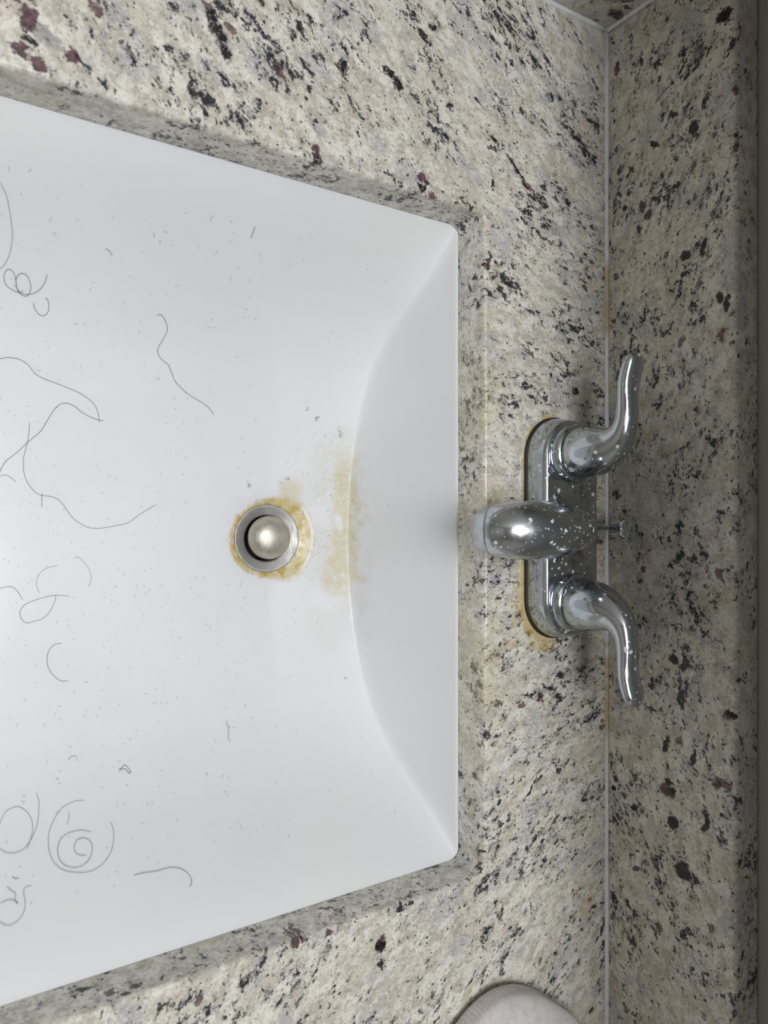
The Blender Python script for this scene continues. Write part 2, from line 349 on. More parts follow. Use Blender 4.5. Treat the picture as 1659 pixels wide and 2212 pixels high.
def chrome(name, spotty=1.0, col=(0.515, 0.55, 0.59), rough=0.10, wspots=True):
    t = NT(name); p = t.co
    film = t.ramp(t.noise(p, 110, 4, 0.65), 0.45, 0.75)
    R = t.ramp(film, 0, 1, rough, rough + 0.16)
    c = t.mix(t.math('MULTIPLY', film, 0.35), col, (0.47, 0.48, 0.49))
    met = 1.0
    if wspots:
        sp = None
        pp = t.vmath('ADD', p, t.vmath('MULTIPLY', t.vmath('SUBTRACT', t.noise(p, 400, 2, color=True), (0.5, 0.5, 0.5)), (0.0014, 0.0014, 0.0014)))
        for sc, keep, r in ((150, 0.80, 0.27), (300, 0.78, 0.30), (640, 0.80, 0.30)):
            v = t.voro(pp, sc)
            cc = t.sep(v['Color'])
            m = t.math('MULTIPLY', t.math('LESS_THAN', v['Distance'], t.math('MULTIPLY', t.math('ADD', cc[1], 0.35), r)), t.math('GREATER_THAN', cc[0], 1 - (1 - keep) * spotty))
            sp = m if sp is None else t.math('MAXIMUM', sp, m)
        c = t.mix(t.math('MULTIPLY', sp, 0.85), c, (0.74, 0.77, 0.80))
        R = t.math('ADD', R, t.math('MULTIPLY', sp, 0.45))
        met = t.math('SUBTRACT', 1.0, t.math('MULTIPLY', sp, 0.75))
    return t.set(Base_Color=c, Roughness=R, Metallic=met)
M_chrome = chrome('spotted_chrome', 1.0, rough=0.17)
M_chrome2 = chrome('wiped_chrome', 0.45)
M_chrome3 = chrome('clean_chrome', 0.2, rough=0.06)
def brushed(name, col, col2, rough):
    t = NT(name); p = t.co
    n = t.noise(p, 90, 5, 0.7); n2 = t.noise(t.vmath('MULTIPLY', p, (900, 120, 300)), 1.0, 2)
    c = t.mix(t.ramp(n, 0.35, 0.65), col, col2)
    return t.set(Base_Color=c, Roughness=t.ramp(n2, 0.3, 0.7, rough - 0.06, rough + 0.08), Metallic=1.0)
M_flange = brushed('dulled_nickel', (0.50, 0.495, 0.48), (0.40, 0.395, 0.38), 0.55)
M_stop = brushed('brassy_nickel', (0.58, 0.56, 0.51), (0.50, 0.46, 0.37), 0.45)
M_aer = plain('limed_plastic', (0.52, 0.56, 0.59), 0.45, 0.0, 0.16, 160)
M_black = plain('black_rubber', (0.012, 0.013, 0.014), 0.6)
M_dark = plain('dark_drain', (0.01, 0.01, 0.01), 0.5)
def sealant():
    t = NT('white_sealant'); p = t.co
    y = t.sep(p)[1]
    old = t.math('MAXIMUM', t.math('MULTIPLY', t.ramp(y, 0.125, 0.14, 0, 1), t.ramp(y, 0.175, 0.195, 1, 0)), t.math('MULTIPLY', t.ramp(y, -0.19, -0.15, 0, 1), t.ramp(y, -0.105, -0.09, 1, 0)))
    old = t.math('MULTIPLY', old, t.ramp(t.noise(p, 70, 4, 0.6), 0.30, 0.55))
    c = t.mix(t.ramp(t.noise(p, 90, 4, 0.6), 0.3, 0.7), srgb(218, 219, 223), srgb(232, 233, 236))
    c = t.mix(t.math('MULTIPLY', old, 0.8), c, srgb(176, 146, 84))
    return t.set(Base_Color=c, Roughness=0.4)
M_caulk = sealant()
M_wall = plain('wall_paint', srgb(190, 186, 178), 0.7, 0.0, 0.02, 30)
M_ceil = plain('ceiling_paint', srgb(225, 225, 222), 0.8, 0.0, 0.02, 30)
M_floor = plain('floor_tile', srgb(150, 142, 130), 0.5, 0.0, 0.08, 14)
M_hair = plain('dark_hair', srgb(104, 98, 92), 0.5, 0.0, 0.1, 200)
M_hair2 = plain('pale_hair', srgb(158, 156, 156), 0.5, 0.0, 0.1, 200)
M_clip = plain('hair_clippings', srgb(128, 126, 128), 0.6, 0.0, 0.2, 300)
def cloth():
    t = NT('ribbed_cotton'); p = t.co
    x, y, z = t.sep(p)
    u = t.math('ADD', t.math('MULTIPLY', t.math('ADD', x, 0.119), 0.62), t.math('MULTIPLY', t.math('ADD', y, 0.396), -0.79))
    v = t.math('ADD', t.math('MULTIPLY', t.math('ADD', x, 0.119), 0.79), t.math('MULTIPLY', t.math('ADD', y, 0.396), 0.62))
    u = t.math('ADD', u, t.math('MULTIPLY', t.math('MULTIPLY', v, v), 4.0))
    u = t.math('ADD', u, t.math('MULTIPLY', t.math('SUBTRACT', t.noise(p, 45, 2), 0.5), 0.004))
    rib = t.math('SINE', t.math('MULTIPLY', u, 2 * math.pi / 0.00145))
    c = t.mix(t.ramp(t.noise(p, 160, 4, 0.7), 0.3, 0.7), srgb(226, 221, 222), srgb(206, 201, 202))
    c = t.mix(t.ramp(rib, -1.0, -0.2, 0.22, 0.0), c, srgb(150, 146, 150))
    t.bump(t.math('ADD', rib, t.noise(p, 1400, 2)), 0.5, 0.0003)
    return t.set(Base_Color=c, Roughness=0.95, Specular_IOR_Level=0.1)
M_cloth = cloth()

# ------------------------------------------------------------------ the room
def slab(name, a, b, mat, label=None, **kw):
    bm = bmesh.new(); box(bm, a, b)
    o = mesh_obj(name, bm, mat, smooth=False, **kw); o['kind'] = 'structure'
    return o
XW = 0.0262                      # face of the wall behind the upstand
YW = 0.3815                      # face of the wall beside the sink
X0, Y0, ZCE = -1.75, -1.35, 1.56
slab('wall_back', (XW, Y0 - 0.1, -ZC), (XW + 0.1, YW + 0.1, ZCE), M_wall)
slab('wall_right', (X0 - 0.1, YW, -ZC), (XW, YW + 0.1, ZCE), M_wall)
slab('wall_left', (X0 - 0.1, Y0 - 0.1, -ZC), (XW, Y0, ZCE), M_wall)
slab('wall_front', (X0 - 0.1, Y0, -ZC), (X0, YW, ZCE), M_wall)
slab('floor', (X0 - 0.1, Y0 - 0.1, -ZC - 0.1), (XW + 0.1, YW + 0.1, -ZC), M_floor)
slab('ceiling', (X0 - 0.1, Y0 - 0.1, ZCE), (XW + 0.1, YW + 0.1, ZCE + 0.1), M_ceil)

# flush ceiling lamp
def emis(name, col, s):
    t = NT(name); t.set(Base_Color=(0.9, 0.9, 0.9), Roughness=0.4)
    t.bsdf.inputs['Emission Color'].default_value = (*col, 1); t.bsdf.inputs['Emission Strength'].default_value = s
    return t.mat
lamp = bpy.data.objects.new('ceiling_lamp', None); COL.objects.link(lamp)
lamp.location = (LAMP_POS[0], LAMP_POS[1], ZC + ZCE)
tag(lamp, 'round flush white ceiling lamp above the sink', 'lamp')
bm = bmesh.new(); R_ = LAMP_SIZE / 2
lathe(bm, [(R_ + 0.02, 0), (R_ + 0.02, -0.03), (R_ + 0.004, -0.034), (R_ + 0.004, -0.03)], 48)
o = mesh_obj('rim', bm, plain('lamp_rim', (0.8, 0.8, 0.8), 0.4), lamp); auto_smooth(o)
bm = bmesh.new(); lathe(bm, [(R_, -0.034), (R_ * 0.9, -0.05), (R_ * 0.6, -0.062), (0.02, -0.068)], 48)
mesh_obj('diffuser', bm, emis('lamp_glow', (0.97, 0.985, 1.0), LAMP_W), lamp)

# box added above the tap, out of view, to shade the slab near the wall
mc = bpy.data.objects.new('lamp_blocker', None); COL.objects.link(mc); mc.location = (XW, -0.02, ZC + BLOCK_Z)
tag(mc, 'plain off white box added out of view above the faucet to block the lamp', 'cabinet')
bm = bmesh.new(); box(bm, (-BLOCK_D, -0.55, 0), (-0.0005, 0.385, 0.66), 0.002, 2)
mesh_obj('body', bm, plain('blocker_white', srgb(202, 206, 210), 0.5), mc, smooth=False)
bm = bmesh.new(); box(bm, (-BLOCK_D - 0.018, -0.55, 0.004), (-BLOCK_D - 0.0003, 0.385, 0.656), 0.002, 2)
mesh_obj('door', bm, plain('blocker_front', srgb(196, 199, 202), 0.55), mc, smooth=False)  # front board of the added light blocker

# ------------------------------------------------------------------ granite
TK = 0.028
def yU(x): return .199 + (-.119 - x) * .0185
def yL(x): return -.241 - (-.119 - x) * .006
XB, XF = -0.1185, -0.452         # back and front of the cut-out
def cut_loop(inset, n=10):
    """Outline of the sink cut-out, grown by -inset; the same number of points each time."""
    rad = 0.007; pts = []
    cs = [(XB, yU(XB), 0), (XF, yU(XF), 90), (XF, yL(XF), 180), (XB, yL(XB), 270)]
    for cx, cy, a0 in cs:
        sx = -1 if cx == XB else 1; sy = -1 if cy > 0 else 1
        r = max(rad - inset, 0.0015) if inset > 0 else rad - inset
        ccx, ccy = cx + sx * rad, cy + sy * rad
        rr = rad - inset
        for k in range(n + 1):
            a = math.radians(a0 + 90 * k / n)
            pts.append((ccx + rr * math.cos(a), ccy + rr * math.sin(a)))
    dense = []
    for i, p in enumerate(pts):
        q = pts[(i + 1) % len(pts)]
        dense.append(p)
        if math.hypot(q[0] - p[0], q[1] - p[1]) > 0.05:
            for k in range(1, 12): dense.append((p[0] + (q[0] - p[0]) * k / 12, p[1] + (q[1] - p[1]) * k / 12))
    return dense
CX0, CX1, CY0, CY1 = -0.535, 0.024, Y0 + 0.02, 0.3615
def outer_loop(loop):
    c = np.array([(XB + XF) / 2, -0.02]); out = []
    for p in loop:
        v = np.array(p) - c
        tx = ((CX1 if v[0] > 0 else CX0) - c[0]) / v[0] if abs(v[0]) > 1e-9 else 1e9
        ty = ((CY1 if v[1] > 0 else CY0) - c[1]) / v[1] if abs(v[1]) > 1e-9 else 1e9
        q = c + v * min(tx, ty); out.append([q[0], q[1]])
    for cx, cy in ((CX0, CY0), (CX0, CY1), (CX1, CY0), (CX1, CY1)):   # snap the closest point to each corner
        i = min(range(len(out)), key=lambda k: (out[k][0] - cx) ** 2 + (out[k][1] - cy) ** 2)
        out[i] = [cx, cy]
    return out
bm = bmesh.new()
L0 = cut_loop(0.0)
OUT = outer_loop(L0)
rings = [[(x, y, -TK) for x, y in L0]]
for a in (0, 22.5, 45, 67.5, 90):
    ins = -0.0028 * (1 - math.cos(math.radians(a))); dz = -0.0028 * (1 - math.sin(math.radians(a)))
    rings.append([(x, y, dz) for x, y in cut_loop(ins)])
rings.append([(x, y, 0.0) for x, y in OUT])
rings.append([(x, y, -TK) for x, y in OUT])
vr = loft(bm, rings, False, False)
for i in range(len(L0)):
    j = (i + 1) % len(L0)
    bm.faces.new((vr[-1][i], vr[-1][j], vr[0][j], vr[0][i]))
o = mesh_obj('countertop', bm, M_counter); auto_smooth(o, 30)
tag(o, 'polished speckled cream granite countertop with rectangular sink cut-out', 'countertop')

bm = bmesh.new(); box(bm, (0, CY0, 0.0002), (0.0255, 0.3605, 0.104), 0.0032, 3)
o = mesh_obj('backsplash', bm, M_splash); auto_smooth(o, 40)
tag(o, 'long granite upstand against the wall behind the faucet', 'backsplash')
bm = bmesh.new(); box(bm, (CX0, 0.361, 0.0002), (0.0255, 0.381, 0.104), 0.0032, 3)
o = mesh_obj('side_splash', bm, M_side); auto_smooth(o, 40)
tag(o, 'short granite upstand at the upper right corner with a black oval fleck', 'backsplash')

# sealant beads
def bead(name, a, b, r, n1, n2):
    a, b, n1, n2 = Vector(a), Vector(b), Vector(n1), Vector(n2)
    bm = bmesh.new(); rings = []; N = 40
    rnd = random.Random(int(r * 1e5))
    for k in range(N + 1):
        p = a.lerp(b, k / N); rr = r * rnd.uniform(0.85, 1.15)
        rings.append([p - n1 * 0.0004 - n2 * 0.0004, p + n1 * rr - n2 * 0.0004, p + n1 * rr * 0.62 + n2 * rr * 0.28, p + n1 * rr * 0.28 + n2 * rr * 0.62, p + n2 * rr - n1 * 0.0004])
    loft(bm, rings)
    o = mesh_obj(name, bm, M_caulk); o['kind'] = 'structure'; return o
bead('trim_1', (0.0, CY0, 0.0), (0.0, 0.3610, 0.0), 0.0021, (-1, 0, 0), (0, 0, 1))
bead('trim_2', (CX0, 0.3610, 0.0), (0.0, 0.3610, 0.0), 0.0023, (0, -1, 0), (0, 0, 1))
bead('trim_3', (0.0, 0.3610, 0.0), (0.0, 0.3610, 0.1035), 0.0024, (-1, 0, 0), (0, -1, 0))

# vanity cabinet carrying the slab
van = bpy.data.objects.new('vanity_cabinet', None); COL.objects.link(van); van.location = (-0.25, -0.45, 0)
tag(van, 'white vanity cabinet under the granite countertop', 'cabinet')
M_cab = plain('cabinet_paint', srgb(226, 224, 218), 0.5)
bm = bmesh.new()
zt = ZC - TK - 0.001
def vb(a, b, bev=0.0): box(bm, (a[0] + 0.25, a[1] + 0.45, a[2]), (b[0] + 0.25, b[1] + 0.45, b[2]), bev, 2)
vb((-0.50, CY0 + 0.02, 0.08), (-0.482, 0.36, zt)); vb((0.0, CY0 + 0.02, 0.0), (0.018, 0.36, zt))
vb((-0.482, 0.342, 0.0), (0.0, 0.36, zt)); vb((-0.482, CY0 + 0.02, 0.0), (0.0, CY0 + 0.038, zt)); vb((-0.482, CY0 + 0.038, 0.06), (0.0, 0.342, 0.08))
o = mesh_obj('body', bm, M_cab, van, smooth=False)
for k in range(3):
    y0 = CY0 + 0.03 + k * 0.55
    bm = bmesh.new(); vb((-0.518, y0, 0.10), (-0.5, y0 + 0.54, zt - 0.03), 0.003)
    dr = mesh_obj('door', bm, M_cab, van, smooth=False)
    bm = bmesh.new(); vb((-0.543, y0 + 0.48, 0.55), (-0.518, y0 + 0.495, 0.67), 0.004)
    mesh_obj('handle', bm, M_chrome3, dr)

# ------------------------------------------------------------------ the sink
GU = [0, .1, .2, .3, .39, .48, .58, .655, .73, .775, .82, .865, .91, .955, 1.0]
GV = [1, .994, .976, .949, .912, .862, .785, .692, .570, .475, .366, .258, .158, .070, 0]
def floor_z(x, y):
    yc = (yU(x) + yL(x)) / 2; h = (yU(x) - yL(x)) / 2
    g = interp(min(abs(y - yc) / h, 1.0), GU, GV)
    D = interp(x, [XF, -.209, -.141, XB], [.116, .1215, .112, .108])
    # shallow saucer round the drain
    r = math.hypot(x + 0.2092, y + 0.0203)
    dip = 0.0022 * max(0.0, 1 - max(r - 0.026, 0) / 0.012) ** 2 if r < 0.038 else 0.0
    return -TK - 0.0006 - g * D - dip
def sink_z(x, y):
    a = floor_z(x, y); b = -TK - 0.0006 - (XB - x) / 0.2; c = -TK - 0.0006 - (x - XF) / 0.35
    def smax(a, b, k):
        h = max(k - abs(a - b), 0) / k
        return max(a, b) + h * h * k * 0.25
    return min(smax(smax(a, b, 0.014), c, 0.03), -TK - 0.0006)
xs = [XB + 0.02, XB + 0.0004] + [XB - t for t in np.linspace(0.0, 0.036, 60)] + list(np.linspace(XB - 0.038, XF + 0.05, 110)) + list(np.linspace(XF + 0.047, XF, 24)) + [XF - 0.02]
us = [-1.08] + [-math.sin(a) for a in np.linspace(math.pi / 2, 0, 90)][:-1] + [math.sin(a) for a in np.linspace(0, math.pi / 2, 90)] + [1.08]
# smooth the profile table so no facets show
_f = np.linspace(0, 1, 401); _g = np.interp(_f, GU, GV)
for _ in range(60): _g[1:-1] = (_g[:-2] + 2 * _g[1:-1] + _g[2:]) / 4
GU, GV = list(_f), list(_g)
bm = bmesh.new(); grid = []
for x in xs:
    row = []; xc = min(max(x, XF), XB)
    yc = (yU(xc) + yL(xc)) / 2; h = (yU(xc) - yL(xc)) / 2
    for u in us:
        y = yc + u * h
        z = -TK - 0.0006 if (abs(u) > 1 or x > XB or x < XF) else sink_z(x, y)
        row.append(bm.verts.new((x, y, z)))
    grid.append(row)
DX, DY = -0.2092, -0.0203
for i in range(len(xs) - 1):
    for j in range(len(us) - 1):
        q = (grid[i][j], grid[i + 1][j], grid[i + 1][j + 1], grid[i][j + 1])
        if all(math.hypot(v.co.x - DX, v.co.y - DY) < 0.0256 for v in q): continue
        bm.faces.new(q)
for v in [v for v in bm.verts if not v.link_faces]: bm.verts.remove(v)
for v in bm.verts:                 # round the edge of the drain hole
    dx, dy = v.co.x - DX, v.co.y - DY; rr = math.hypot(dx, dy)
    if rr < 0.0256:
        v.co.x, v.co.y = DX + dx / rr * 0.0256, DY + dy / rr * 0.0256; v.co.z = sink_z(v.co.x, v.co.y)
sink = bpy.data.objects.new('sink', None); COL.objects.link(sink)
sink.location = (DX, DY, ZC - 0.15)
tag(sink, 'white porcelain undermount sink with yellow stains round the drain', 'sink')
def sub(name, bm, mat, parent, base=None, **kw):
    """Mesh given in counter coordinates, hung under an empty while its own origin stays at the counter frame."""
    o = mesh_obj(name, bm, mat, parent, **kw)
    root = parent
    o.location = Vector((0, 0, ZC)) - Vector(root.location) if root.parent is None else Vector((0, 0, 0))
    return o
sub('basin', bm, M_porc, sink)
# drain flange: a dished metal ring, tilted with the basin floor
ZD = floor_z(DX + 0.026, DY) ; ZD2 = floor_z(DX - 0.026, DY)
tilt = math.atan2(ZD - ZD2, 0.052)
def tiltp(p, z0): return (DX + p[0], DY + p[1], z0 + p[2] + p[0] * math.tan(tilt))
ZF = (ZD + ZD2) / 2
bm = bmesh.new()
prof = [(0.0262, -0.0012), (0.0262, 0.0004), (0.0257, 0.0010), (0.0251, 0.0011), (0.0240, 0.0006), (0.0186, -0.0004), (0.0177, -0.0009), (0.0174, -0.0030), (0.0173, -0.035), (0.0200, -0.035), (0.0200, -0.012), (0.0225, -0.003), (0.0250, -0.002)]
rings = [[tiltp((r * math.cos(2 * math.pi * k / 64), r * math.sin(2 * math.pi * k / 64), z), ZF) for k in range(64)] for r, z in prof]
vr = loft(bm, rings, False, False)
fl = sub('drain_flange', bm, M_flange, sink); fl['label'] = 'dull metal drain ring'
bm = bmesh.new(); rings = [[tiltp((r * math.cos(2 * math.pi * k / 32), r * math.sin(2 * math.pi * k / 32), z), ZF) for k in range(32)] for r, z in ((0.0171, -0.030), (0.005, -0.031))]
loft(bm, rings, False, True)
pp = sub('drain_pipe', bm, M_dark, sink)
# pop-up stopper, sitting a little off towards the wall
stp = bpy.data.objects.new('drain_stopper', None); COL.objects.link(stp); stp.location = (DX + 0.002, DY + 0.0008, ZC + ZF - 0.0195)
tag(stp, 'domed metal pop-up stopper sitting in the sink drain', 'stopper')
bm = bmesh.new()
lathe(bm, [(0.0130, 0.0190), (0.0156, 0.0200), (0.0164, 0.0225), (0.0165, 0.0262), (0.0160, 0.0282), (0.0146, 0.0304), (0.0118, 0.0325), (0.0082, 0.0339), (0.0042, 0.0347), (0.0008, 0.0349)], 56)
dome = mesh_obj('dome', bm, M_stop, stp)
bm = bmesh.new(); lathe(bm, [(0.004, -0.0015), (0.004, 0.0210)], 16)
mesh_obj('stem', bm, M_flange, stp)
stp.rotation_euler = (0, -tilt * 1.6, 0)

# ------------------------------------------------------------------ the faucet
FX, FY = -0.0545, -0.0112
tap = bpy.data.objects.new('faucet', None); COL.objects.link(tap); tap.location = (FX, FY, ZC)
tag(tap, 'two handled chrome centerset faucet spotted with dried water on the granite counter', 'faucet')
def stadium(hx, hl, z, n=24, xo=0.0):
    """Rounded-end plate outline: hx half depth (x), hl half length (y)."""
    out = []
    for k in range(n + 1):
        a = math.pi * k / n; out.append((xo + hx * math.cos(a), hl - hx + hx * math.sin(a), z))
    for k in range(n + 1):
        a = math.pi + math.pi * k / n; out.append((xo + hx * math.cos(a), -(hl - hx) + hx * math.sin(a), z))
    return out
bm = bmesh.new()
loft(bm, [stadium(0.0283, 0.0775, 0.0001), stadium(0.0289, 0.0781, 0.0006), stadium(0.0289, 0.0781, 0.0022), stadium(0.0279, 0.0771, 0.0030)])
o = mesh_obj('gasket', bm, M_black, tap); auto_smooth(o); o['label'] = 'black rubber gasket'
# body: plate with a steep rim and a flat deck
bm = bmesh.new()
loft(bm, [stadium(0.0278, 0.0770, 0.0022), stadium(0.0278, 0.0770, 0.0060), stadium(0.0258, 0.0748, 0.0150), stadium(0.0250, 0.0740, 0.0168), stadium(0.0236, 0.0726, 0.0178), stadium(0.0220, 0.0710, 0.0180)])
o = mesh_obj('base_plate', bm, M_chrome2, tap); auto_smooth(o, 50)

def ring_ell(c, ax_n, ax_b, rn, rb, n=48, sq=2.0):
    """Ellipse round c in the plane of ax_n, ax_b."""
    out = []
    for k in range(n):
        a = 2 * math.pi * k / n; ca, sa = math.cos(a), math.sin(a)
        e = 2.0 / sq
        out.append(Vector(c) + Vector(ax_n) * (rn * math.copysign(abs(ca) ** e, ca)) + Vector(ax_b) * (rb * math.copysign(abs(sa) ** e, sa)))
    return out
# spout: rises out of the deck as a narrow ridge, swells, and bows over the basin
SP = [  # x, z of centre, pitch of the section plane (deg from upright), half width, up, down
    (0.0180, 0.0185, 0, 0.0022, 0.0012, 0.004),
    (0.0120, 0.0195, 0, 0.0056, 0.0070, 0.006),
    (0.0040, 0.0220, 0, 0.0090, 0.0140, 0.008),
    (-0.0060, 0.0262, 0, 0.0118, 0.0192, 0.011),
    (-0.0170, 0.0320, 0, 0.0142, 0.0222, 0.016),
    (-0.0290, 0.0375, 2, 0.0162, 0.0220, 0.018),
    (-0.0410, 0.0415, 6, 0.0175, 0.0208, 0.018),
    (-0.0530, 0.0435, 12, 0.0183, 0.0195, 0.0178),
    (-0.0640, 0.0435, 22, 0.0184, 0.0187, 0.0176),
    (-0.0725, 0.0418, 34, 0.0180, 0.0180, 0.0172),
    (-0.0785, 0.0388, 47, 0.0172, 0.0172, 0.0168),
    (-0.0822, 0.0352, 58, 0.0162, 0.0162, 0.0160),
    (-0.0838, 0.0325, 63, 0.0154, 0.0154, 0.0154),
]
def spout_ring(s, n=56):
    x, z, pit, hw, up, dn = s
    a = math.radians(pit)
    axu = Vector((-math.sin(a), 0, math.cos(a))); out = []
    f = min(1.0, max(0.0, (x + 0.036) / 0.020)); f = f * f * (3 - 2 * f)
    flare = 0.0105 - 0.004 * max(0.0, x) / 0.018
    for k in range(n):
        t_ = 2 * math.pi * k / n
        cu, sw = math.cos(t_), math.sin(t_)
        p = Vector((x, hw * sw, z)) + axu * ((up if cu > 0 else dn) * cu)
        if cu < 0 and f > 0:            # over the deck the flanks sweep out in a cove instead of closing below
            s_ = -cu
            q = Vector((x, math.copysign(hw + flare * s_ ** 2.2, sw), z - s_ * (z - 0.0172)))
            p = p.lerp(q, f)
        out.append(p)
    return out
dense = catmull([tuple(s) for s in SP], 5)
bm = bmesh.new(); loft(bm, [spout_ring(s) for s in dense])
spout = mesh_obj('spout', bm, M_chrome, tap); auto_smooth(spout, 45)
# aerator at the mouth
last = SP[-1]; a = math.radians(last[2])
axis = Vector((-math.cos(a), 0, -math.sin(a))); axu = Vector((-math.sin(a), 0, math.cos(a))); axy = Vector((0, 1, 0))
c0 = Vector((last[0], 0, last[1]))
bm = bmesh.new()
loft(bm, [ring_ell(c0 + axis * s, axu, axy, r, r) for s, r in ((-0.002, 0.0136), (0.0008, 0.0136), (0.0012, 0.0139), (0.0078, 0.0133), (0.0088, 0.0126), (0.0088, 0.0105), (0.0030, 0.0100))])
aer = mesh_obj('aerator', bm, M_aer, spout); auto_smooth(aer, 40); aer['label'] = 'limescaled grey aerator ring'

def handle(sgn):
    hub = Vector((0.0, sgn * 0.051, 0.0))
    # collar on the deck
    bm = bmesh.new()
    lathe(bm, [(0.0205, 0.0176), (0.0203, 0.0190), (0.0196, 0.0212), (0.0184, 0.0226), (0.0172, 0.0232), (0.0168, 0.0228)], 56, (hub.x, hub.y))
    o = mesh_obj('collar', bm, M_chrome2, tap); auto_smooth(o, 50)
    # bell that narrows, bends outward and runs out as a flat waved lever: y outward, z, lean, width in x, thickness
    S = [(0.0000, 0.0226, 0, 0.0163, 0.0166), (0.0000, 0.0245, 0, 0.0174, 0.0176), (0.0002, 0.0290, 1, 0.0176, 0.0177), (0.0006, 0.0350, 3, 0.0170, 0.0171),
         (0.0012, 0.0420, 8, 0.0156, 0.0158), (0.0026, 0.0485, 17, 0.0137, 0.0139), (0.0052, 0.0540, 30, 0.0116, 0.0118), (0.0090, 0.0585, 46, 0.0099, 0.0098),
         (0.0140, 0.0617, 63, 0.0088, 0.0080), (0.0205, 0.0635, 77, 0.0082, 0.0068), (0.0285, 0.0642, 86, 0.0080, 0.0061), (0.0360, 0.0645, 90, 0.0082, 0.0057),
         (0.0430, 0.0652, 85, 0.0086, 0.0056), (0.0490, 0.0668, 79, 0.0087, 0.0054), (0.0540, 0.0684, 77, 0.0082, 0.0051), (0.0578, 0.0695, 80, 0.0067, 0.0043), (0.0600, 0.0700, 84, 0.0042, 0.0028), (0.0608, 0.0701, 87, 0.0016, 0.0012)]
    D = catmull(S, 4); bm = bmesh.new(); rings = []
    for y, z, lean, wx, th in D:
        a = math.radians(lean)
        nrm = Vector((0, -math.cos(a) * sgn, math.sin(a)))    # in-plane, upper side of the lever
        c = hub + Vector((0, sgn * y, z))
        rg = ring_ell(c, nrm, (1, 0, 0), th, wx, 40, 2.0)
        rings.append(rg)
    loft(bm, rings)
    h = mesh_obj('handle', bm, M_chrome2, tap)
    return h
handle(1); handle(-1)
# lift rod behind the spout
bm = bmesh.new(); lathe(bm, [(0.0017, 0.017), (0.0017, 0.0400)], 16, (0.0215, 0.0)); rodm = mesh_obj('lift_rod', bm, M_chrome3, tap)
bm = bmesh.new()
lathe(bm, [(0.0016, 0.0330), (0.0038, 0.0336), (0.0042, 0.0345), (0.0042, 0.0440), (0.0046, 0.0450), (0.0082, 0.0458), (0.0090, 0.0466), (0.0090, 0.0480), (0.0084, 0.0490), (0.0060, 0.0495), (0.0010, 0.0497)], 40, (0.0215, 0.0))
k_ = mesh_obj('knob', bm, M_chrome3, rodm); auto_smooth(k_, 45)

# ------------------------------------------------------------------ folded ribbed cloth at the lower edge
def towel():
    bm = bmesh.new(); rows = []
    A = Vector((-0.118, -0.352)); NU, NV = 150, 60
    # a soft pad: plan is a rounded corner, cross section a low pillow; ribs run along the bend
    hx, hy, hz = 0.073, 0.080, 0.015
    cx, cy = -0.1170, -0.3990
    for i in range(NV + 1):
        ph = -math.pi / 2 + math.pi * i / NV
        row = []
        for j in range(NU):
            th = 2 * math.pi * j / NU
            e1, e2 = (0.75 if ph > 0 else 0.30), 0.72
            cp, sp = math.cos(ph), math.sin(ph); ct, st = math.cos(th), math.sin(th)
            f = lambda w, e: math.copysign(abs(w) ** e, w)
            x = hx * f(cp, e1) * f(ct, e2); y = hy * f(cp, e1) * f(st, e2); z = hz * f(sp, e1)
            a = math.radians(-40)
            X = cx + x * math.cos(a) - y * math.sin(a); Y = cy + x * math.sin(a) + y * math.cos(a)
            Z = hz + z
            Z += 0.0025 * math.sin(X * 60 + 1) * max(0, sp)
            row.append((X, Y, Z + 0.0002))
        rows.append(row)
    loft(bm, rows)
    return bm
bm = towel()
bmesh.ops.recalc_face_normals(bm, faces=bm.faces[:])
bmesh.ops.subdivide_edges(bm, edges=bm.edges[:], cuts=1, use_grid_fill=True)
bm.normal_update()
for v in bm.verts:                 # soft folds in the pad
    X, Y, Z = v.co
    if Z > 0.016:
        q_ = (X + 0.119) * 0.62 - (Y + 0.396) * 0.79
        v.co.z += 0.0011 * math.sin(q_ * 150 + 3.0 * math.sin(X * 40)) * min(1, (Z - 0.016) / 0.008)
o = mesh_obj('hand_towel', bm, M_cloth)
tag(o, 'white finely ribbed folded hand towel on the granite at the bottom edge', 'towel')

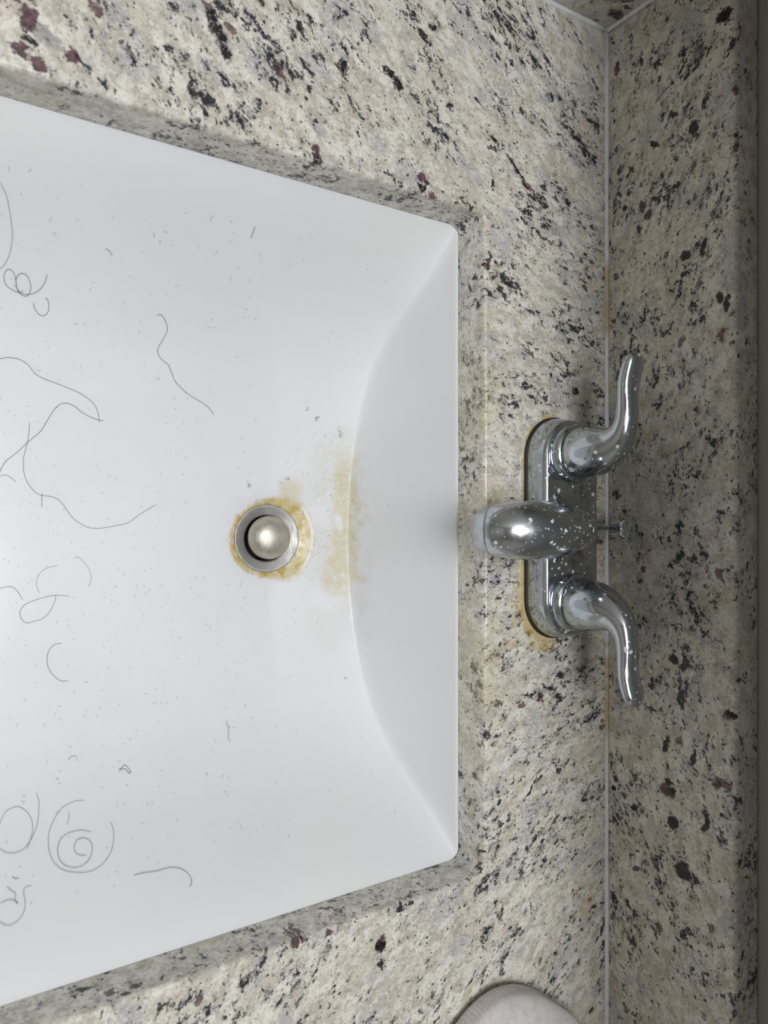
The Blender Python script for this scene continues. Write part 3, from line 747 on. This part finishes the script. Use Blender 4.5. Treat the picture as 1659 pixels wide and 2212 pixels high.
# ------------------------------------------------------------------ hairs
HAIRS = [
('s','long pale curved hair at the left edge above the double loop hair',[(-0.4019, 0.175),(-0.4004, 0.1732),(-0.3974, 0.17),(-0.3952, 0.1651),(-0.3928, 0.1572),(-0.3922, 0.1522),(-0.393, 0.1463),(-0.395, 0.142),(-0.397, 0.1397),(-0.3984, 0.1385)]),
('s','hair curled into two small loops near the left edge of the basin',[(-0.3722, 0.1406),(-0.3733, 0.136),(-0.3765, 0.1317),(-0.3808, 0.1297),(-0.3853, 0.1297),(-0.3902, 0.1308),(-0.3933, 0.1326),(-0.3947, 0.1357),(-0.3944, 0.1384),(-0.3926, 0.1402),(-0.3901, 0.1391),(-0.3886, 0.1356),(-0.3876, 0.132),(-0.3857, 0.1295),(-0.383, 0.1286),(-0.381, 0.1298),(-0.3802, 0.133),(-0.3813, 0.1363),(-0.3831, 0.1386),(-0.3858, 0.1392),(-0.3878, 0.1377),(-0.3884, 0.1349),(-0.3876, 0.132),(-0.3857, 0.1302),(-0.3843, 0.1311)]),
('s','small U shaped hair just below the double loop hair',[(-0.3782, 0.1259),(-0.3772, 0.1232),(-0.375, 0.1206),(-0.3722, 0.1198),(-0.37, 0.1216),(-0.3694, 0.1249),(-0.3703, 0.128),(-0.372, 0.1293)]),
('s','tiny curved hair clipping alone in the upper basin',[(-0.343, 0.1561),(-0.3405, 0.1554),(-0.3383, 0.1532)]),
('s','wavy S shaped hair with a hooked top, up and left of the drain',[(-0.3051, 0.128),(-0.3031, 0.1291),(-0.2999, 0.1271),(-0.2972, 0.1235),(-0.2965, 0.12),(-0.2982, 0.1154),(-0.3005, 0.1099),(-0.2998, 0.1061),(-0.2966, 0.1029),(-0.2926, 0.1006),(-0.2898, 0.0964),(-0.2868, 0.0908),(-0.2819, 0.0866),(-0.2744, 0.0817),(-0.2637, 0.0769),(-0.2591, 0.0734),(-0.2561, 0.0701)]),
('s','long wavy hair running in from the left edge, ending in a downward hook',[(-0.396, 0.0924),(-0.3945, 0.0933),(-0.3908, 0.0945),(-0.3846, 0.0944),(-0.379, 0.0917),(-0.374, 0.0864),(-0.3666, 0.0834),(-0.3566, 0.0805),(-0.3479, 0.0774),(-0.3408, 0.0732),(-0.337, 0.069),(-0.3352, 0.0642),(-0.3347, 0.0595)]),
('s','long arched dark hair crossing the tip of the hooked hair',[(-0.3315, 0.0608),(-0.3367, 0.0615),(-0.3446, 0.0647),(-0.3509, 0.0691),(-0.356, 0.0704),(-0.3601, 0.0688),(-0.3633, 0.0647),(-0.3672, 0.0574),(-0.3704, 0.0515),(-0.3775, 0.0445),(-0.3838, 0.0376),(-0.3897, 0.0322),(-0.392, 0.0282),(-0.3931, 0.0255),(-0.3942, 0.0224)]),
('s','longest wavy hair sweeping down and right towards the drain',[(-0.3768, 0.057),(-0.3771, 0.0502),(-0.3779, 0.0432),(-0.3798, 0.0343),(-0.3796, 0.0264),(-0.3775, 0.0193),(-0.3729, 0.0131),(-0.3688, 0.0108),(-0.3629, 0.0101),(-0.3578, 0.0074),(-0.3535, 0.0015),(-0.3491, -0.0045),(-0.3429, -0.0089),(-0.3376, -0.0109),(-0.3304, -0.0108),(-0.3212, -0.0092),(-0.3138, -0.0074),(-0.3054, -0.0013),(-0.2943, 0.0055)]),
('s','short arched hair end at the left edge beside the longest hair',[(-0.3946, 0.0211),(-0.3931, 0.0225),(-0.3899, 0.0234),(-0.3868, 0.0218),(-0.3842, 0.019)]),
('s','short straight hair hanging from the bend of the longest hair',[(-0.3688, 0.0123),(-0.3687, 0.0073),(-0.3687, 0.0024)]),
('s','faint open arc of hair above the teardrop loop hair',[(-0.3586, -0.0352),(-0.3653, -0.0364),(-0.3704, -0.0405),(-0.3718, -0.0454),(-0.3713, -0.0495),(-0.3699, -0.0527)]),
('s','right bulging curved hair beside the faint open arc hair',[(-0.3491, -0.0311),(-0.3469, -0.0298),(-0.3438, -0.0325),(-0.3403, -0.0368),(-0.3384, -0.042),(-0.3384, -0.0462),(-0.3399, -0.0501)]),
('s','short wavy hair entering from the left edge by the teardrop loop hair',[(-0.3946, -0.048),(-0.393, -0.048),(-0.3871, -0.0474),(-0.3835, -0.0499),(-0.3799, -0.0561)]),
('s','hair closed into a slanted teardrop loop in the left basin',[(-0.3521, -0.0558),(-0.3588, -0.0545),(-0.368, -0.0555),(-0.3779, -0.0588),(-0.3814, -0.0626),(-0.3814, -0.067),(-0.3785, -0.0707),(-0.3744, -0.0703),(-0.3682, -0.0687),(-0.3639, -0.0643),(-0.3609, -0.0577),(-0.3603, -0.0546)]),
('s','C shaped hair open to the right below the teardrop loop hair',[(-0.3572, -0.0857),(-0.3611, -0.0858),(-0.365, -0.0889),(-0.3665, -0.0944),(-0.3657, -0.1006),(-0.3625, -0.1057),(-0.3585, -0.1089),(-0.3543, -0.1093)]),
('s','pale hair with a straight tail curving to the lower left edge',[(-0.3769, -0.168),(-0.376, -0.1738),(-0.3778, -0.1818),(-0.3814, -0.1873),(-0.3861, -0.1909),(-0.3908, -0.1917),(-0.3952, -0.1909),(-0.398, -0.1889)]),
('s','pale round hair loop against the left edge beside the spiral hair',[(-0.3979, -0.1802),(-0.3971, -0.1787),(-0.3937, -0.1742),(-0.3881, -0.1728),(-0.3836, -0.1753),(-0.3807, -0.1799),(-0.381, -0.185),(-0.3828, -0.1888),(-0.3847, -0.1914)]),
('s','large thin open circle of hair around the spiral hair',[(-0.3511, -0.1761),(-0.3565, -0.1756),(-0.3635, -0.1774),(-0.369, -0.182),(-0.3724, -0.187),(-0.3735, -0.1922),(-0.3725, -0.1975),(-0.3685, -0.2016),(-0.3627, -0.2038),(-0.355, -0.205),(-0.3483, -0.204),(-0.3425, -0.2009),(-0.3386, -0.1962),(-0.3375, -0.1908),(-0.3386, -0.1875)]),
('s','dark hair coiled into a tight spiral inside the thin circle hair',[(-0.3503, -0.1901),(-0.3554, -0.1886),(-0.3629, -0.1888),(-0.3674, -0.1911),(-0.3691, -0.1946),(-0.3687, -0.1982),(-0.366, -0.2008),(-0.3616, -0.2023),(-0.3567, -0.202),(-0.3526, -0.1998),(-0.3507, -0.1966),(-0.3512, -0.1938),(-0.3545, -0.1919),(-0.3583, -0.1923),(-0.3602, -0.1947),(-0.3597, -0.197),(-0.3572, -0.1984),(-0.3543, -0.1986)]),
('s','cane shaped hair with a hooked right end in the lower basin',[(-0.3313, -0.2104),(-0.3258, -0.2103),(-0.319, -0.2109),(-0.3129, -0.2108),(-0.3078, -0.2113),(-0.3035, -0.213),(-0.3008, -0.2154),(-0.3003, -0.2182),(-0.3021, -0.22)]),
('s','blurred hair curling round at the lower left edge of the basin',[(-0.384, -0.2048),(-0.3877, -0.205),(-0.3885, -0.2069),(-0.3883, -0.2106),(-0.3896, -0.2135),(-0.3927, -0.2157),(-0.3967, -0.2164),(-0.3997, -0.2153),(-0.4007, -0.2142)]),
('s','kinked dark hair clipping above the blurred curl at lower left',[(-0.4, -0.2084),(-0.3964, -0.2077),(-0.3929, -0.2087),(-0.3916, -0.2099),(-0.3931, -0.2086),(-0.3925, -0.2062),(-0.3946, -0.2047),(-0.3963, -0.2032)]),
('s','tiny crossed hair twist shaped like an open fish',[(-0.3286, -0.1659),(-0.3243, -0.1625),(-0.3217, -0.1664),(-0.3228, -0.1672),(-0.3242, -0.1649),(-0.3287, -0.1642)]),
('s','tiny smile shaped hair clipping near the lower left edge',[(-0.3934, -0.1998),(-0.392, -0.201),(-0.3898, -0.2011)]),
('s','tiny hooked hair clipping above the thin circle hair',[(-0.3575, -0.1552),(-0.3553, -0.1532),(-0.352, -0.1538)]),
('s','short faint hair inside the upper part of the thin circle hair',[(-0.3602, -0.1793),(-0.3607, -0.1827),(-0.3626, -0.185)]),
('s','tiny straight slanted hair clipping in the upper right basin',[(-0.2599, 0.1773),(-0.26, 0.1744),(-0.2602, 0.1717)]),
('c','fine ring shaped hair lying on the granite counter above the sink',[(-0.2188, 0.2437),(-0.2226, 0.2376),(-0.2301, 0.2319),(-0.2375, 0.2317),(-0.242, 0.2352),(-0.2451, 0.2414),(-0.2447, 0.2464),(-0.2402, 0.2506),(-0.2347, 0.2503),(-0.2318, 0.2463),(-0.2329, 0.2415),(-0.2375, 0.2389),(-0.2416, 0.2405)]),
('c','short straight hair on the sink side of the granite counter below the faucet',[(-0.1227, -0.1046),(-0.1174, -0.1021),(-0.1124, -0.0993)]),
('c','small cup shaped hair on the granite just below the faucet base',[(-0.0704, -0.098),(-0.0663, -0.1011),(-0.0618, -0.1026),(-0.0581, -0.0999),(-0.0576, -0.0963)]),
('c','thin sagging hair on the granite between sink and faucet stain',[(-0.1058, -0.1066),(-0.099, -0.1103),(-0.0938, -0.1112),(-0.0869, -0.111)]),
]
PALE = ('pale', 'faint', 'thin', 'blurred', 'fine')
for surf, label, pts in HAIRS:
    fine = catmull(pts, 5)
    zf = (lambda x, y: sink_z(x, y)) if surf == 's' else (lambda x, y: 0.0)
    rad = 0.000145 if surf == 's' else 0.00011
    if 'dark' in label: rad *= 1.15
    P3 = []
    for q in fine:
        e = 0.0015
        z = max(zf(q[0], q[1]), zf(q[0] + e, q[1]), zf(q[0] - e, q[1]), zf(q[0], q[1] + e), zf(q[0], q[1] - e)) if surf == 's' else 0.0
        P3.append((q[0], q[1], z + rad * 1.2))
    o3 = Vector(P3[0])
    bm = bmesh.new(); tube(bm, [Vector(p) - o3 for p in P3], rad, 5)
    h = mesh_obj('hair', bm, M_hair2 if any(k in label for k in PALE) else M_hair, loc=(o3.x, o3.y, o3.z + ZC))
    tag(h, label, 'hair', 'hairs lying in the sink' if surf == 's' else 'hairs lying on the counter')

# uncountable shaving clippings strewn over the basin floor
bm = bmesh.new(); rnd = random.Random(21)
n = 0
while n < 900:
    x = rnd.uniform(-0.43, -0.15); y = rnd.uniform(-0.215, 0.18)
    if math.hypot(x - DX, y - DY) < 0.030: continue
    wgt = 1.0 if x < -0.22 else 0.35
    wgt *= 0.55 + 0.45 * math.exp(-((y + 0.09) / 0.10) ** 2)
    if rnd.random() > wgt: continue
    a = rnd.uniform(0, 2 * math.pi); cv = rnd.uniform(-1.6, 1.6); Ls = rnd.choice((0.0005, 0.0008, 0.0012, 0.0018, 0.0026)) * rnd.uniform(0.7, 1.2)
    rad = rnd.uniform(0.00007, 0.00014); P3 = []
    for k in range(4):
        P3.append((x, y, max(sink_z(x + 0.0008, y), sink_z(x - 0.0008, y), sink_z(x, y + 0.0008), sink_z(x, y - 0.0008)) + rad)); x += math.cos(a) * Ls / 3; y += math.sin(a) * Ls / 3; a += cv / 2
    tube(bm, P3, rad, 3); n += 1
o = mesh_obj('hair_clippings', bm, M_clip)
tag(o, 'tiny grey hair clippings strewn all over the white basin', 'hair clippings', kind='stuff')
